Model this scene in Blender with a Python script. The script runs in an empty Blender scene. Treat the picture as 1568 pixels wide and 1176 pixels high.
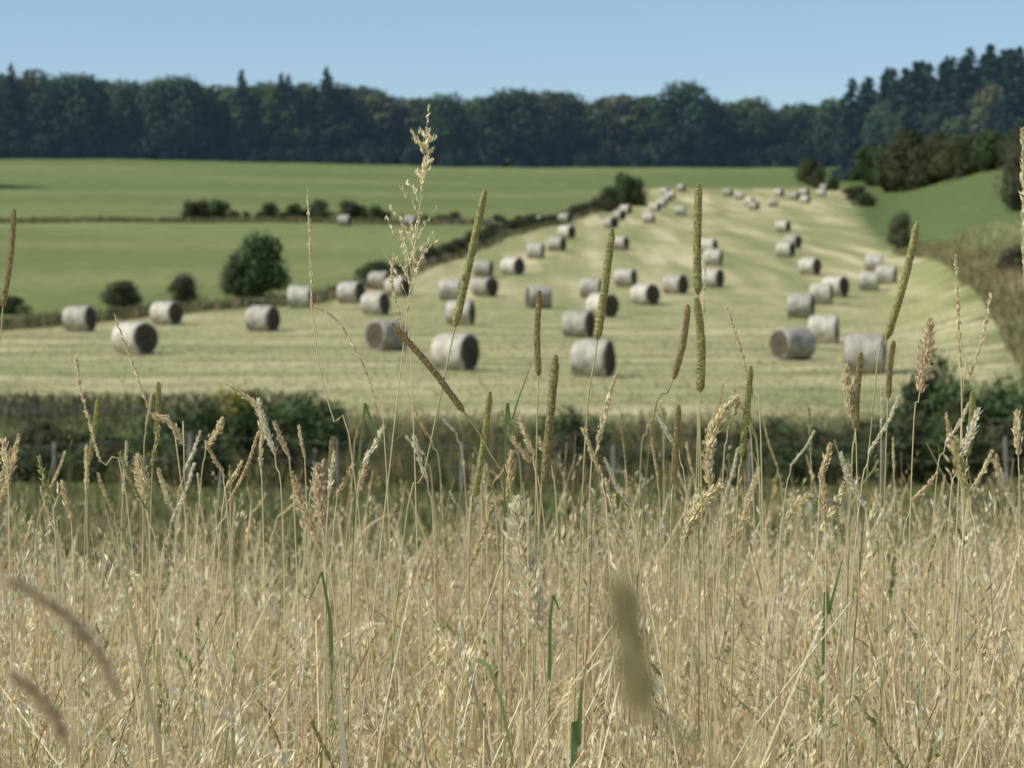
import bpy, math, random
import numpy as np
from mathutils import Vector
random.seed(7)
rng = np.random.default_rng(7)
scene = bpy.context.scene
scene.view_settings.view_transform = 'Standard'
scene.view_settings.look = 'None'
scene.view_settings.exposure = 0
COL = scene.collection

# ------------------------------------------------------------------ terrain
TY = [-400, 0, 5, 10, 15, 25, 40, 50, 60, 68, 75, 82, 91, 103, 129, 162, 195, 236, 314, 377, 435, 470, 560, 620, 700, 1500, 4000]
TZ = [-1.6, -1.1, -1.15, -1.4, -1.7, -2.1, -2.5, -2.5, -2.3, -1.8, -1.1, -.35, .33, .95, 2.3, 4.5, 7.3, 11.0, 17.6, 22.8, 28.2, 31.9, 41.6, 47.4, 56.5, 60, 62]
gy = np.arange(-400, 4000, 1.0)
gz = np.interp(gy, TY, TZ)
ker = np.hanning(15); ker /= ker.sum()
gz = np.convolve(np.pad(gz, 7, mode='edge'), ker, mode='valid')

def ss(a, b, v):
    k = np.clip((v - a) / (b - a), 0, 1)
    return k * k * (3 - 2 * k)

def H(x, y):
    x = np.asarray(x, float); y = np.asarray(y, float)
    z = np.interp(y, gy, gz)
    t = x / np.maximum(y, 30)
    yy = np.minimum(y, 640)
    z = z + 0.0125 * yy * ss(.128, .18, t) * ss(60, 150, y)
    z = z + 0.003 * yy * ss(.02, -.16, t) * ss(250, 420, y)
    z = z + .05 * np.sin(x * .31 + y * .17) * ss(15, 60, y) + .05 * np.sin(x * .12 - y * .23 + 1) * ss(15, 60, y)
    return z

# ------------------------------------------------------------------ helpers
def quad_mesh(name, V, Q, C=None, mats=(), midx=None, smooth=False):
    V = np.asarray(V, np.float32).reshape(-1, 3); Q = np.asarray(Q, np.int32).reshape(-1, 4)
    me = bpy.data.meshes.new(name)
    me.vertices.add(len(V)); me.vertices.foreach_set('co', V.ravel())
    me.loops.add(Q.size); me.loops.foreach_set('vertex_index', Q.ravel())
    me.polygons.add(len(Q))
    me.polygons.foreach_set('loop_start', np.arange(0, Q.size, 4, dtype=np.int32))
    try:
        me.polygons.foreach_set('loop_total', np.full(len(Q), 4, np.int32))
    except Exception:
        pass
    for m in mats: me.materials.append(m)
    if midx is not None: me.polygons.foreach_set('material_index', np.asarray(midx, np.int32))
    me.polygons.foreach_set('use_smooth', np.full(len(Q), smooth, bool))
    me.update(calc_edges=True)
    if C is not None:
        a = me.color_attributes.new('Col', 'FLOAT_COLOR', 'POINT')
        C4 = np.ones((len(V), 4), np.float32); C4[:, :3] = np.asarray(C, np.float32).reshape(-1, 3)
        a.data.foreach_set('color', C4.ravel())
    return me

def add_obj(name, me, loc=(0, 0, 0), rot=(0, 0, 0), scale=(1, 1, 1), parent=None):
    o = bpy.data.objects.new(name, me)
    o.location = loc; o.rotation_euler = rot; o.scale = scale
    COL.objects.link(o)
    if parent: o.parent = parent
    return o

class Build:
    def __init__(s): s.V = []; s.Q = []; s.C = []; s.M = []; s.n = 0
    def add(s, V, Q, C, m=0):
        V = np.asarray(V, float).reshape(-1, 3)
        C = np.broadcast_to(np.asarray(C, float), V.shape) if np.ndim(C) == 1 else np.asarray(C).reshape(-1, 3)
        s.V.append(V); s.Q.append(np.asarray(Q).reshape(-1, 4) + s.n); s.C.append(C)
        s.M.append(np.full(len(s.Q[-1]), m)); s.n += len(V)
    def mesh(s, name, mats, smooth=False):
        return quad_mesh(name, np.vstack(s.V), np.vstack(s.Q), np.vstack(s.C), mats, np.concatenate(s.M), smooth)

def unit(v):
    return v / np.maximum(np.linalg.norm(v, axis=-1, keepdims=True), 1e-9)

def diamonds(c, u, L, W, col, B, m=0, side=None):
    n = len(c)
    if side is None: side = rng.normal(size=(n, 3))
    v = unit(np.cross(u, side)); L = np.reshape(L, (-1, 1)); W = np.reshape(W, (-1, 1))
    V = np.stack([c - u * L / 2, c + v * W / 2, c + u * L / 2, c - v * W / 2], 1)
    Q = np.arange(4 * n).reshape(n, 4)
    B.add(V, Q, np.repeat(col, 4, axis=0) if np.ndim(col) == 2 else col, m)

def tubes(P, R, col, B, sides=3, m=0):
    n, k, _ = P.shape
    a0 = rng.uniform(0, 6.28, (n, 1, 1)); a = a0 + np.arange(sides)[None, None, :] * 2 * math.pi / sides
    T = unit(np.gradient(P, axis=1))
    ref = np.zeros_like(T); ref[..., 1] = 1.0
    e1 = unit(np.cross(T, ref)); e2 = np.cross(T, e1)
    V = P[:, :, None, :] + R[:, :, None, None] * (np.cos(a)[..., None] * e1[:, :, None, :] + np.sin(a)[..., None] * e2[:, :, None, :])
    idx = np.arange(n * k * sides).reshape(n, k, sides)
    nx = np.roll(idx, -1, axis=2)
    Q = np.stack([idx[:, :-1], nx[:, :-1], nx[:, 1:], idx[:, 1:]], -1)
    if np.ndim(col) == 2: col = np.repeat(col, k * sides, axis=0)
    B.add(V, Q, col, m)

def ribbons(P, W, side, col, B, m=0):
    n, k, _ = P.shape
    V = np.stack([P - side[:, None, :] * W[..., None], P + side[:, None, :] * W[..., None]], 2)
    idx = np.arange(n * k * 2).reshape(n, k, 2)
    Q = np.stack([idx[:, :-1, 0], idx[:, :-1, 1], idx[:, 1:, 1], idx[:, 1:, 0]], -1)
    if np.ndim(col) == 2: col = np.repeat(col, k * 2, axis=0)
    B.add(V, Q, col, m)

# ------------------------------------------------------------------ materials
def new_mat(name):
    m = bpy.data.materials.new(name); m.use_nodes = True
    nt = m.node_tree; nt.nodes.clear()
    return m, nt, nt.nodes, nt.links

def leaf_mat(name, transl=.25, rough=.6, haze=None, spec=.3, noise=0.0, nscale=3.0):
    m, nt, N, L = new_mat(name)
    out = N.new('ShaderNodeOutputMaterial'); at = N.new('ShaderNodeAttribute'); at.attribute_name = 'Col'
    col = at.outputs['Color']
    oi = N.new('ShaderNodeObjectInfo'); hsv = N.new('ShaderNodeHueSaturation')
    mr = N.new('ShaderNodeMapRange'); mr.inputs[3].default_value = .8; mr.inputs[4].default_value = 1.2
    if name != 'dry_grass_mat' and name != 'timothy_mat':
        L.new(oi.outputs['Random'], mr.inputs[0]); L.new(mr.outputs[0], hsv.inputs['Value'])
    L.new(col, hsv.inputs['Color'])
    col = hsv.outputs['Color']
    if noise:
        tc = N.new('ShaderNodeTexCoord'); nz = N.new('ShaderNodeTexNoise'); nz.inputs['Scale'].default_value = nscale
        nz.inputs['Detail'].default_value = 3
        L.new(tc.outputs['Object'], nz.inputs['Vector'])
        r2 = N.new('ShaderNodeMapRange'); r2.inputs[3].default_value = 1 - noise; r2.inputs[4].default_value = 1 + noise
        r2.inputs[1].default_value = .3; r2.inputs[2].default_value = .7
        L.new(nz.outputs['Fac'], r2.inputs[0])
        h2 = N.new('ShaderNodeHueSaturation'); L.new(col, h2.inputs['Color']); L.new(r2.outputs[0], h2.inputs['Value']); col = h2.outputs['Color']
    p = N.new('ShaderNodeBsdfPrincipled'); p.inputs['Roughness'].default_value = rough
    p.inputs['Specular IOR Level'].default_value = spec
    L.new(col, p.inputs['Base Color'])
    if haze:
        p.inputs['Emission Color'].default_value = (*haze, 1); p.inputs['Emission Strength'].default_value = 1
    if transl > 0:
        tr = N.new('ShaderNodeBsdfTranslucent'); L.new(col, tr.inputs['Color'])
        mx = N.new('ShaderNodeMixShader'); mx.inputs[0].default_value = transl
        L.new(p.outputs[0], mx.inputs[1]); L.new(tr.outputs[0], mx.inputs[2]); L.new(mx.outputs[0], out.inputs[0])
    else:
        L.new(p.outputs[0], out.inputs[0])
    return m

M_grass = leaf_mat('dry_grass_mat', .35, .6, spec=.2)
M_head = leaf_mat('timothy_mat', .15, .7, spec=.2, noise=.25, nscale=300)
M_leaf = leaf_mat('bush_leaf_mat', .2, .6)
M_forest = leaf_mat('forest_leaf_mat', 0, .9, haze=(.012, .021, .034), spec=.05)  # distance haze put in as a faint bluish glow of the leaves
M_bark = leaf_mat('bark_mat', 0, .9, noise=.3)
M_stone = leaf_mat('stone_mat', 0, .9, noise=.3)

def bale_mats():
    m, nt, N, L = new_mat('bale_wrap_mat')
    out = N.new('ShaderNodeOutputMaterial'); p = N.new('ShaderNodeBsdfPrincipled'); p.inputs['Roughness'].default_value = .7
    p.inputs['Specular IOR Level'].default_value = .25
    tc = N.new('ShaderNodeTexCoord'); mp = N.new('ShaderNodeMapping'); mp.inputs['Scale'].default_value = (12, 1.0, 1.0)
    L.new(tc.outputs['Object'], mp.inputs[0])
    n1 = N.new('ShaderNodeTexNoise'); n1.inputs['Scale'].default_value = 2.0; n1.inputs['Detail'].default_value = 6; L.new(mp.outputs[0], n1.inputs['Vector'])
    n2 = N.new('ShaderNodeTexNoise'); n2.inputs['Scale'].default_value = 3.0; n2.inputs['Detail'].default_value = 5; L.new(tc.outputs['Object'], n2.inputs['Vector'])
    ad = N.new('ShaderNodeMath'); ad.operation = 'ADD'; L.new(n1.outputs['Fac'], ad.inputs[0]); L.new(n2.outputs['Fac'], ad.inputs[1])
    hf = N.new('ShaderNodeMath'); hf.operation = 'MULTIPLY'; hf.inputs[1].default_value = .5; L.new(ad.outputs[0], hf.inputs[0])
    cr = N.new('ShaderNodeValToRGB'); L.new(hf.outputs[0], cr.inputs[0])
    e = cr.color_ramp.elements; e[0].position = .36; e[0].color = (.22, .195, .14, 1); e[1].position = .64; e[1].color = (.53, .50, .41, 1)
    x = e.new(.49); x.color = (.39, .365, .295, 1)
    oi = N.new('ShaderNodeObjectInfo'); mr = N.new('ShaderNodeMapRange'); mr.inputs[3].default_value = .78; mr.inputs[4].default_value = 1.22
    L.new(oi.outputs['Random'], mr.inputs[0]); hs = N.new('ShaderNodeHueSaturation'); L.new(cr.outputs[0], hs.inputs['Color']); L.new(mr.outputs[0], hs.inputs['Value'])
    L.new(hs.outputs[0], p.inputs['Base Color'])
    b = N.new('ShaderNodeBump'); b.inputs['Strength'].default_value = .7; b.inputs['Distance'].default_value = .04; L.new(hf.outputs[0], b.inputs['Height']); L.new(b.outputs[0], p.inputs['Normal'])
    L.new(p.outputs[0], out.inputs[0])
    m2, nt, N, L = new_mat('bale_end_mat')
    out = N.new('ShaderNodeOutputMaterial'); p = N.new('ShaderNodeBsdfPrincipled'); p.inputs['Roughness'].default_value = .9
    tc = N.new('ShaderNodeTexCoord'); sp = N.new('ShaderNodeMapping'); sp.inputs['Scale'].default_value = (0, 1, 1); L.new(tc.outputs['Object'], sp.inputs[0])
    wv = N.new('ShaderNodeTexWave'); wv.wave_type = 'RINGS'; wv.rings_direction = 'SPHERICAL'; wv.inputs['Scale'].default_value = 5; wv.inputs['Distortion'].default_value = 3; wv.inputs['Detail'].default_value = 3
    L.new(sp.outputs[0], wv.inputs['Vector'])
    nz = N.new('ShaderNodeTexNoise'); nz.inputs['Scale'].default_value = 9; nz.inputs['Detail'].default_value = 6; L.new(tc.outputs['Object'], nz.inputs['Vector'])
    mm = N.new('ShaderNodeMath'); mm.operation = 'MULTIPLY'; L.new(wv.outputs['Fac'], mm.inputs[0]); L.new(nz.outputs['Fac'], mm.inputs[1])
    cr = N.new('ShaderNodeValToRGB'); e = cr.color_ramp.elements; e[0].color = (.05, .042, .026, 1); e[1].position = .7; e[1].color = (.19, .155, .095, 1)  # ends coloured darker than straw to deepen their shaded side
    L.new(mm.outputs[0], cr.inputs[0]); L.new(cr.outputs[0], p.inputs['Base Color'])
    b = N.new('ShaderNodeBump'); b.inputs['Strength'].default_value = .8; b.inputs['Distance'].default_value = .05; L.new(mm.outputs[0], b.inputs['Height']); L.new(b.outputs[0], p.inputs['Normal'])
    L.new(p.outputs[0], out.inputs[0])
    return m, m2
M_wrap, M_end = bale_mats()

# ------------------------------------------------------------------ ground
wallx = np.array([-90, -60, -35, -24, -22.3, -17.8, -14, -11.5, -9.3, -6.8, -3.5, -1.5, 1, 4.8, 12, 20.5, 21.5, 60])
wally = np.array([112, 118, 126, 131, 140, 148, 160, 165, 182, 205, 236, 265, 290, 314, 390, 465, 478, 480])
rby = np.array([60, 82, 135, 195, 240, 300, 440, 490])
rbx = np.array([12.5, 14.8, 22.3, 29.5, 31, 37, 52, 58])
lowx = np.array([-60, -10, -6, 2, 8, 40]); lowy = np.array([81, 80, 75, 72, 74, 76])

ys = [-40.0]
while ys[-1] < 3800:
    y = ys[-1]
    if y < 20: st = 1.2
    elif y < 760: st = max(.45, y * .0058)
    else: st = y * .05
    ys.append(y + st)
ys = np.array(ys)
ts = np.concatenate([np.linspace(-1.2, -.3, 30)[:-1], np.linspace(-.3, .3, 330), np.linspace(.3, 1.2, 30)[1:]])
Y, T = np.meshgrid(ys, ts, indexing='ij')
X = T * (Y + 60)
Z = H(X, Y)
def fbm(x, y, s):
    return (np.sin(x / s * 1.7 + 2.1 * np.sin(y / s * 1.1)) + np.sin(y / s * 2.3 + 1.7 * np.sin(x / s * 1.9 + 1)) * .7 + np.sin((x + y) / s * 4.1) * .35) / 2.05
edge = fbm(X, Y, 4.0)
f_w = np.interp(X, wallx, wally); g_r = np.interp(Y, rby, rbx); l_w = np.interp(X, lowx, lowy)
hay = ss(-1, 1, (f_w - Y)) * ss(-1.2, 1.2, g_r - X + edge * 1.2) * ss(-1.2, 1.2, Y - l_w + edge * 1.2)
green = np.array([.150, .182, .062])
colr = np.broadcast_to(green, X.shape + (3,)).copy()
def blend(c, mask):
    global colr
    colr = colr * (1 - mask[..., None]) + np.array(c) * mask[..., None]
blend([.20, .235, .090], ss(.3, -1, fbm(X, Y, 60)) * .7)
blend([.130, .172, .066], ss(330, 480, Y) * .5)
blend([.23, .245, .10], ss(.0, .9, fbm(X + 90, Y * 2.5, 55)) * .5)
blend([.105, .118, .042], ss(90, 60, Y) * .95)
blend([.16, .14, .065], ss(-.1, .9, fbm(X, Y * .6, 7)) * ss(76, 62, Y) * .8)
blend([.32, .27, .15], ss(24, 12, Y))
blend([.27, .22, .115], ss(0, 1.5, X - g_r) * ss(.9, -.2, np.abs(Y - 150) / 70) * .85)
blend([.095, .128, .045], ss(0, 1.5, X - g_r) * ss(215, 240, Y) * .85)
wl = np.abs(Y - f_w) / (1 + 6 * ss(-12, -6, X))
blend([.24, .20, .10], ss(2.2, .3, wl) * ss(480, 470, Y) * .8)
nr, nc = X.shape
idx = np.arange(nr * nc).reshape(nr, nc)
Q = np.stack([idx[:-1, :-1], idx[:-1, 1:], idx[1:, 1:], idx[1:, :-1]], -1).reshape(-1, 4)

m, nt, N, L = new_mat('ground_mat')
out = N.new('ShaderNodeOutputMaterial'); p = N.new('ShaderNodeBsdfPrincipled'); p.inputs['Roughness'].default_value = .95; p.inputs['Specular IOR Level'].default_value = .05
at = N.new('ShaderNodeAttribute'); at.attribute_name = 'Col'; ah = N.new('ShaderNodeAttribute'); ah.attribute_name = 'hay'
tc = N.new('ShaderNodeTexCoord')
def noise(scale, vec, detail=5, rot=0, nscale=1, rough=.6):
    mp = N.new('ShaderNodeMapping'); mp.inputs['Scale'].default_value = vec; mp.inputs['Rotation'].default_value = (0, 0, rot)
    L.new(tc.outputs['Object'], mp.inputs[0]); n = N.new('ShaderNodeTexNoise'); n.inputs['Scale'].default_value = nscale
    n.inputs['Detail'].default_value = detail; n.inputs['Roughness'].default_value = rough; L.new(mp.outputs[0], n.inputs['Vector']); return n.outputs['Fac']
def mrange(src, a, b, c, d):
    r = N.new('ShaderNodeMapRange'); r.inputs[1].default_value = a; r.inputs[2].default_value = b; r.inputs[3].default_value = c; r.inputs[4].default_value = d
    L.new(src, r.inputs[0]); return r.outputs[0]
def mixc(fac, a, b, mode='MIX'):
    x = N.new('ShaderNodeMix'); x.data_type = 'RGBA'; x.blend_type = mode
    if isinstance(fac, float): x.inputs[0].default_value = fac
    else: L.new(fac, x.inputs[0])
    for s, v in ((6, a), (7, b)):
        if isinstance(v, tuple): x.inputs[s].default_value = (*v, 1)
        else: L.new(v, x.inputs[s])
    return x.outputs[2]
def mul(a, b):
    x = N.new('ShaderNodeMath'); x.operation = 'MULTIPLY'
    for i, v in enumerate((a, b)):
        if isinstance(v, (int, float)): x.inputs[i].default_value = v
        else: L.new(v, x.inputs[i])
    return x.outputs[0]
sep = N.new('ShaderNodeSeparateXYZ'); L.new(tc.outputs['Object'], sep.inputs[0])
far = mrange(sep.outputs['Y'], 120, 190, 0, 1)
s_near = noise(1, (.055, .42, .1), 4, .06, 1, .5)
s_far = noise(1, (.42, .022, .02), 4, .12, 1, .5)
xf = N.new('ShaderNodeMix'); xf.data_type = 'FLOAT'; L.new(far, xf.inputs[0]); L.new(s_near, xf.inputs[2]); L.new(s_far, xf.inputs[3])
streak = xf.outputs[0]
patch = noise(1, (.04, .04, .04), 4)
fine = noise(1, (1.6, 2.6, 1.6), 5, 0, 1, .6)
fine2 = noise(1, (.4, .8, .4), 5, .3, 1, .65)
hc = mixc(mrange(streak, .36, .52, 0, 1), (.235, .245, .105), (.355, .335, .165))
hc = mixc(mrange(streak, .51, .67, 0, 1), hc, (.54, .475, .285))
hc = mixc(mul(mrange(patch, .44, .60, 0, 1), .55), hc, (.255, .268, .112))
base = mixc(ah.outputs['Fac'], at.outputs['Color'], hc)
v1 = mrange(fine, .3, .7, .82, 1.18); v2 = mrange(fine2, .3, .7, .78, 1.22)
hs = N.new('ShaderNodeHueSaturation'); L.new(base, hs.inputs['Color']); L.new(mul(v1, v2), hs.inputs['Value'])
L.new(hs.outputs[0], p.inputs['Base Color'])
bp = N.new('ShaderNodeBump'); bp.inputs['Strength'].default_value = .4; bp.inputs['Distance'].default_value = .1; L.new(fine, bp.inputs['Height']); L.new(bp.outputs[0], p.inputs['Normal'])
L.new(p.outputs[0], out.inputs[0])
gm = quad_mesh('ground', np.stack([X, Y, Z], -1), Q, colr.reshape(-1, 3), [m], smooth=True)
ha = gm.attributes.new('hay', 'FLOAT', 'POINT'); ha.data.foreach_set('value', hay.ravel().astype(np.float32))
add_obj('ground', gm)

# shade at the foot of the field, left, laid as a dark-coloured strip
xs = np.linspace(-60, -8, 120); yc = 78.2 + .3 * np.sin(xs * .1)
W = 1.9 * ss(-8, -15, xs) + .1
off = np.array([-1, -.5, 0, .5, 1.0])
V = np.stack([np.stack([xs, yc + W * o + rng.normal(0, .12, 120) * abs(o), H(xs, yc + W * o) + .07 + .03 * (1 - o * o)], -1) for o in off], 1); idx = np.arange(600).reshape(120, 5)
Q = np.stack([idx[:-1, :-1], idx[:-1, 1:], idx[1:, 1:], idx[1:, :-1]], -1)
Bl = Build(); Bl.add(V, Q, np.array([.062, .058, .045])); add_obj('shaded_strip', Bl.mesh('shaded_strip', [M_stone]))

# ------------------------------------------------------------------ hay bales
def bale_mesh(seed):
    r = np.random.default_rng(seed); S = 44
    prof = [(-.60, .02), (-.605, .2), (-.60, .4), (-.60, .56), (-.585, .61), (-.55, .64)] + [(x, .65) for x in np.linspace(-.48, .48, 9)] + [(.55, .64), (.585, .61), (.60, .56), (.60, .4), (.605, .2), (.60, .02)]
    k = len(prof); a = np.arange(S) * 2 * math.pi / S
    ph = r.uniform(0, 6.28, 6)
    V = np.zeros((k, S, 3))
    for i, (x, rad) in enumerate(prof):
        dr = .016 * np.sin(2 * a + ph[0]) + .014 * np.sin(3 * a + ph[1] + x * 2) + .01 * np.sin(7 * a + ph[2] + x * 5) + r.normal(0, .005, S)
        rr = rad * (1 + dr * 1.3)
        V[i, :, 0] = x + (r.normal(0, .015, S) if abs(x) > .59 else 0) + .015 * np.sin(a * 2 + ph[3])
        V[i, :, 1] = rr * np.cos(a); V[i, :, 2] = rr * np.sin(a) * .975
    V[..., 2] = np.maximum(V[..., 2], -.61)
    idx = np.arange(k * S).reshape(k, S); nx = np.roll(idx, -1, 1)
    Q = np.stack([idx[:-1], idx[1:], nx[1:], nx[:-1]], -1)
    B = Build()
    B.add(V, Q, np.array([.4, .35, .25]))
    mids = np.array([1 if (i < 3 or i >= k - 4) else 0 for i in range(k - 1)])
    B.M = [np.repeat(mids, S)]
    n = 300
    aa = r.uniform(0, 6.28, n); rad = .63 * np.sqrt(r.uniform(.05, 1, n)); sx = np.where(r.random(n) < .5, -1, 1)
    c = np.stack([sx * (.60 + r.uniform(0, .03, n)), rad * np.cos(aa), np.maximum(rad * np.sin(aa), -.6)], -1)
    diamonds(c, unit(r.normal(size=(n, 3)) * [.6, 1, 1]), r.uniform(.06, .2, n), r.uniform(.008, .02, n), np.array([.4, .35, .25]), B, 1)
    n = 220
    c = np.stack([r.uniform(-.7, .7, n), r.normal(0, .35, n), np.full(n, -.56) + r.uniform(0, .06, n)], -1)
    diamonds(c, unit(r.normal(size=(n, 3)) * [1, 1, .4]), r.uniform(.1, .25, n), r.uniform(.01, .03, n), np.array([.4, .35, .25]), B, 0)
    return B.mesh('hay_bale_mesh', [M_wrap, M_end], True)
BM = [bale_mesh(s) for s in range(6)]
bales = [(-.152,131,-30),(-.1325,104,-42),(-.1215,139,-32),(-.0877,130,-28),(-.0746,158,-10),(-.0567,164,-32),(-.048,150,-28),(-.0464,178,-24),
(-.040,171,-30),(-.0439,110,40),(-.020,94,-36),(-.0181,137,-15),(-.0216,166,-10),(-.0096,172,-34),(-.0101,195,-15),(.0002,198,-40),(.0083,222,-15),
(.0158,238,-20),(.0193,268,-42),(.0186,320,-20),(.0087,303,-20),(.0285,91,-18),(.0234,125,-24),(.0317,145,-42),(.0278,170,-15),(.040,182,-15),
(.0468,162,-36),(.0574,173,-38),(.0703,183,-30),(.0707,212,-15),(.0691,232,-15),(.0381,240,-20),(.0347,300,-42),(.0377,335,-34),(.040,362,-25),
(.048,320,-15),(.0503,377,-20),(.0526,397,-20),(.0542,419,-20),(.0558,436,-20),(.0537,448,-20),(.0595,468,-25),(.0592,357,-10),(.0094,156,10),
(.0985,101,38),(.1095,117,-4),(.1242,91,-8),(.1015,145,-5),(.1088,162,-8),(.1137,170,-30),(.1254,178,-5),(.1316,185,-5),(.1272,204,-5),(.1047,197,-34),
(.0962,224,-28),(.0987,245,-36),(.0953,285,-20),(.076,449,-20),(.0801,433,-15),(.0834,408,-20),(.085,385,-20),(.0918,397,-5),(.0939,447,-30),
(.0994,434,-25),(.1031,415,-20),(.1029,448,-25),(.1088,446,-10),(.1098,468,-30),(-.0588,306,-25),(-.0358,308,-15)]
for i, (t, d, r) in enumerate(bales):
    x = t * d; s = random.uniform(.96, 1.04)
    sl = float(H(x, d + .5) - H(x, d - .5))
    add_obj('hay_bale', BM[i % 6], (x, d, float(H(x, d)) + .58 * s), (math.atan(sl) * .9, random.uniform(-.03, .03), math.radians(r + random.uniform(-6, 6)) - math.atan(t)), (s, s, s * random.uniform(.95, 1.0)))

# ------------------------------------------------------------------ vegetation meshes
def limb(p0, p1, r0, r1, B, col, m, bend=.1):
    p0 = np.array(p0, float); p1 = np.array(p1, float); k = 6; s = np.linspace(0, 1, k)[:, None]
    off = rng.normal(size=3) * bend * np.linalg.norm(p1 - p0)
    P = p0 + (p1 - p0) * s + off * (s * (1 - s))
    tubes(P[None], np.linspace(r0, r1, k)[None], np.array(col), B, 6, m)

def crown(B, lobes, n, leaf, col, var=.25, m=0):
    lobes = np.array(lobes)
    w = lobes[:, 3] ** 2; li = rng.choice(len(lobes), n, p=w / w.sum())
    Lb = lobes[li]; dr = unit(rng.normal(size=(n, 3)))
    rad = 1 - np.abs(rng.normal(0, .22, n)) + rng.normal(0, .06, n)
    rad *= 1 + .18 * np.sin(dr[:, 0] * 7 + li) * np.sin(dr[:, 2] * 6 + li * 2)
    c = Lb[:, :3] + dr * rad[:, None] * np.stack([Lb[:, 3], Lb[:, 3], Lb[:, 4]], -1)
    nrm = unit(dr + rng.normal(0, .5, (n, 3))); u = unit(np.cross(nrm, rng.normal(size=(n, 3))))
    sz = leaf * rng.uniform(.5, 1.5, n)
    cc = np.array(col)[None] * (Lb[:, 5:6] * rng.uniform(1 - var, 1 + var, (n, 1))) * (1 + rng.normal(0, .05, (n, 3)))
    v = np.cross(nrm, u); s = sz[:, None]
    V = np.stack([c - u * s * .6, c + v * s * .42 + nrm * s * .1, c + u * s * .6, c - v * s * .42 + nrm * s * .1], 1)
    B.add(V, np.arange(4 * n).reshape(n, 4), np.repeat(np.clip(cc, 0, 1), 4, 0), m)

def broadleaf(Ht, Wd, n, leaf, col, base=.22, nl=16, mat=None, trunk_r=.02):
    B = Build(); bark = (.06, .055, .05)
    limb((0, 0, -.3), (rng.normal(0, .02 * Ht), 0, Ht * .62), Ht * trunk_r, Ht * trunk_r * .35, B, bark, 1, .05)
    lobes = []
    for i in range(nl):
        a = rng.uniform(0, 6.28); h = (i + rng.uniform(0, 1)) / nl
        prof = math.sin(math.pi * min(1, .3 + .6 * h)) ** .5
        rr = Wd * .5 * prof * rng.uniform(.4, .8); z = Ht * (base + (1 - base) * (.10 + .74 * h))
        r = Wd * rng.uniform(.16, .24)
        x, y = rr * math.cos(a), rr * math.sin(a)
        lobes.append((x, y, z, r, r * rng.uniform(.65, .9), rng.uniform(.8, 1.2) * (.6 + .55 * h)))  # lower lobes darker: shade low in the crown put into leaf colour
        if i < 7: limb((0, 0, Ht * rng.uniform(.2, .5)), (x, y, z), Ht * trunk_r * .4, Ht * trunk_r * .1, B, bark, 1)
    lobes.append((0, 0, Ht * (1 - .16), Wd * .30, Ht * .13, 1.1)); lobes.append((0, 0, Ht * (base + (1 - base) * .5), Wd * .34, Ht * .28, .8))
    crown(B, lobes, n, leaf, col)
    return B.mesh('broadleaf_mesh', [mat, mat if mat is M_forest else M_bark])

def bush(Ht, Wd, n, leaf, col, mat, nl=12):
    B = Build(); bark = (.10, .08, .06); lobes = []
    for i in range(nl):
        a = rng.uniform(0, 6.28); rr = Wd * .5 * rng.uniform(0, .72); r = Wd * rng.uniform(.13, .24)
        q = rr / (Wd * .5); z = Ht * rng.uniform(.22, .95 - .45 * q * q) - r * .3
        z = max(z, Ht * .15)
        x, y = rr * math.cos(a), rr * math.sin(a)
        lobes.append((x, y, z, r, min(r, Ht * .3), rng.uniform(.7, 1.3)))
        limb((rng.normal(0, .05 * Wd), rng.normal(0, .05 * Wd), -.1), (x, y, z + r * .6), Ht * .012, Ht * .004, B, bark, 1)
    crown(B, lobes, n, leaf, col, .35)
    m_ = int(n * .06)
    a = rng.uniform(0, 6.28, m_); ph = rng.uniform(.2, 1.4, m_)
    c = np.stack([np.cos(a) * np.cos(ph) * Wd * .5, np.sin(a) * np.cos(ph) * Wd * .5, np.sin(ph) * Ht * .98], -1) * rng.uniform(.8, 1.12, (m_, 1))
    diamonds(c, unit(rng.normal(size=(m_, 3)) + [0, 0, 1]), leaf * 1.6, leaf * .6, np.array(col), B, 0)
    return B.mesh('bush_mesh', [mat, M_bark if mat is not M_forest else mat])

def conifer(Ht, Wd, n, leaf, col, mat):
    B = Build(); bark = (.06, .05, .045)
    limb((0, 0, -.3), (0, 0, Ht * .98), Ht * .014, .03, B, bark, 1, 0)
    nb = 130; hb = (np.arange(nb) + rng.uniform(0, 1, nb)) / nb; hb = .06 + .94 * hb
    ab = rng.uniform(0, 6.28, nb); rb = (1 - hb) ** .62 * Wd / 2 * rng.uniform(.75, 1.15, nb) + .15
    bi = rng.choice(nb, n, p=(rb + .3) / (rb + .3).sum()); f = rng.uniform(.12, 1, n) ** .7
    z = hb[bi] * Ht - f * rb[bi] * .32 + .12 * rb[bi] * f ** 3
    az = ab[bi] + rng.normal(0, .2, n) / np.maximum(f, .3)
    c = np.stack([np.cos(az) * f * rb[bi], np.sin(az) * f * rb[bi], z - np.abs(rng.normal(0, .12, n)) * leaf], -1)
    u = unit(np.stack([np.cos(az), np.sin(az), -.45 + rng.normal(0, .3, n)], -1))
    cc = np.array(col) * rng.uniform(.6, 1.35, (n, 1))
    diamonds(c, u, leaf * rng.uniform(.8, 1.6, n), leaf * rng.uniform(.35, .75, n), cc, B, 0, side=rng.normal(size=(n, 3)) + [0, 0, 1.2])
    for i in range(0, nb, 3):
        p1 = (math.cos(ab[i]) * rb[i] * .9, math.sin(ab[i]) * rb[i] * .9, hb[i] * Ht - rb[i] * .28)
        limb((0, 0, hb[i] * Ht), p1, .05, .02, B, bark, 1, 0)
    return B.mesh('conifer_mesh', [mat, mat])

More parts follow.
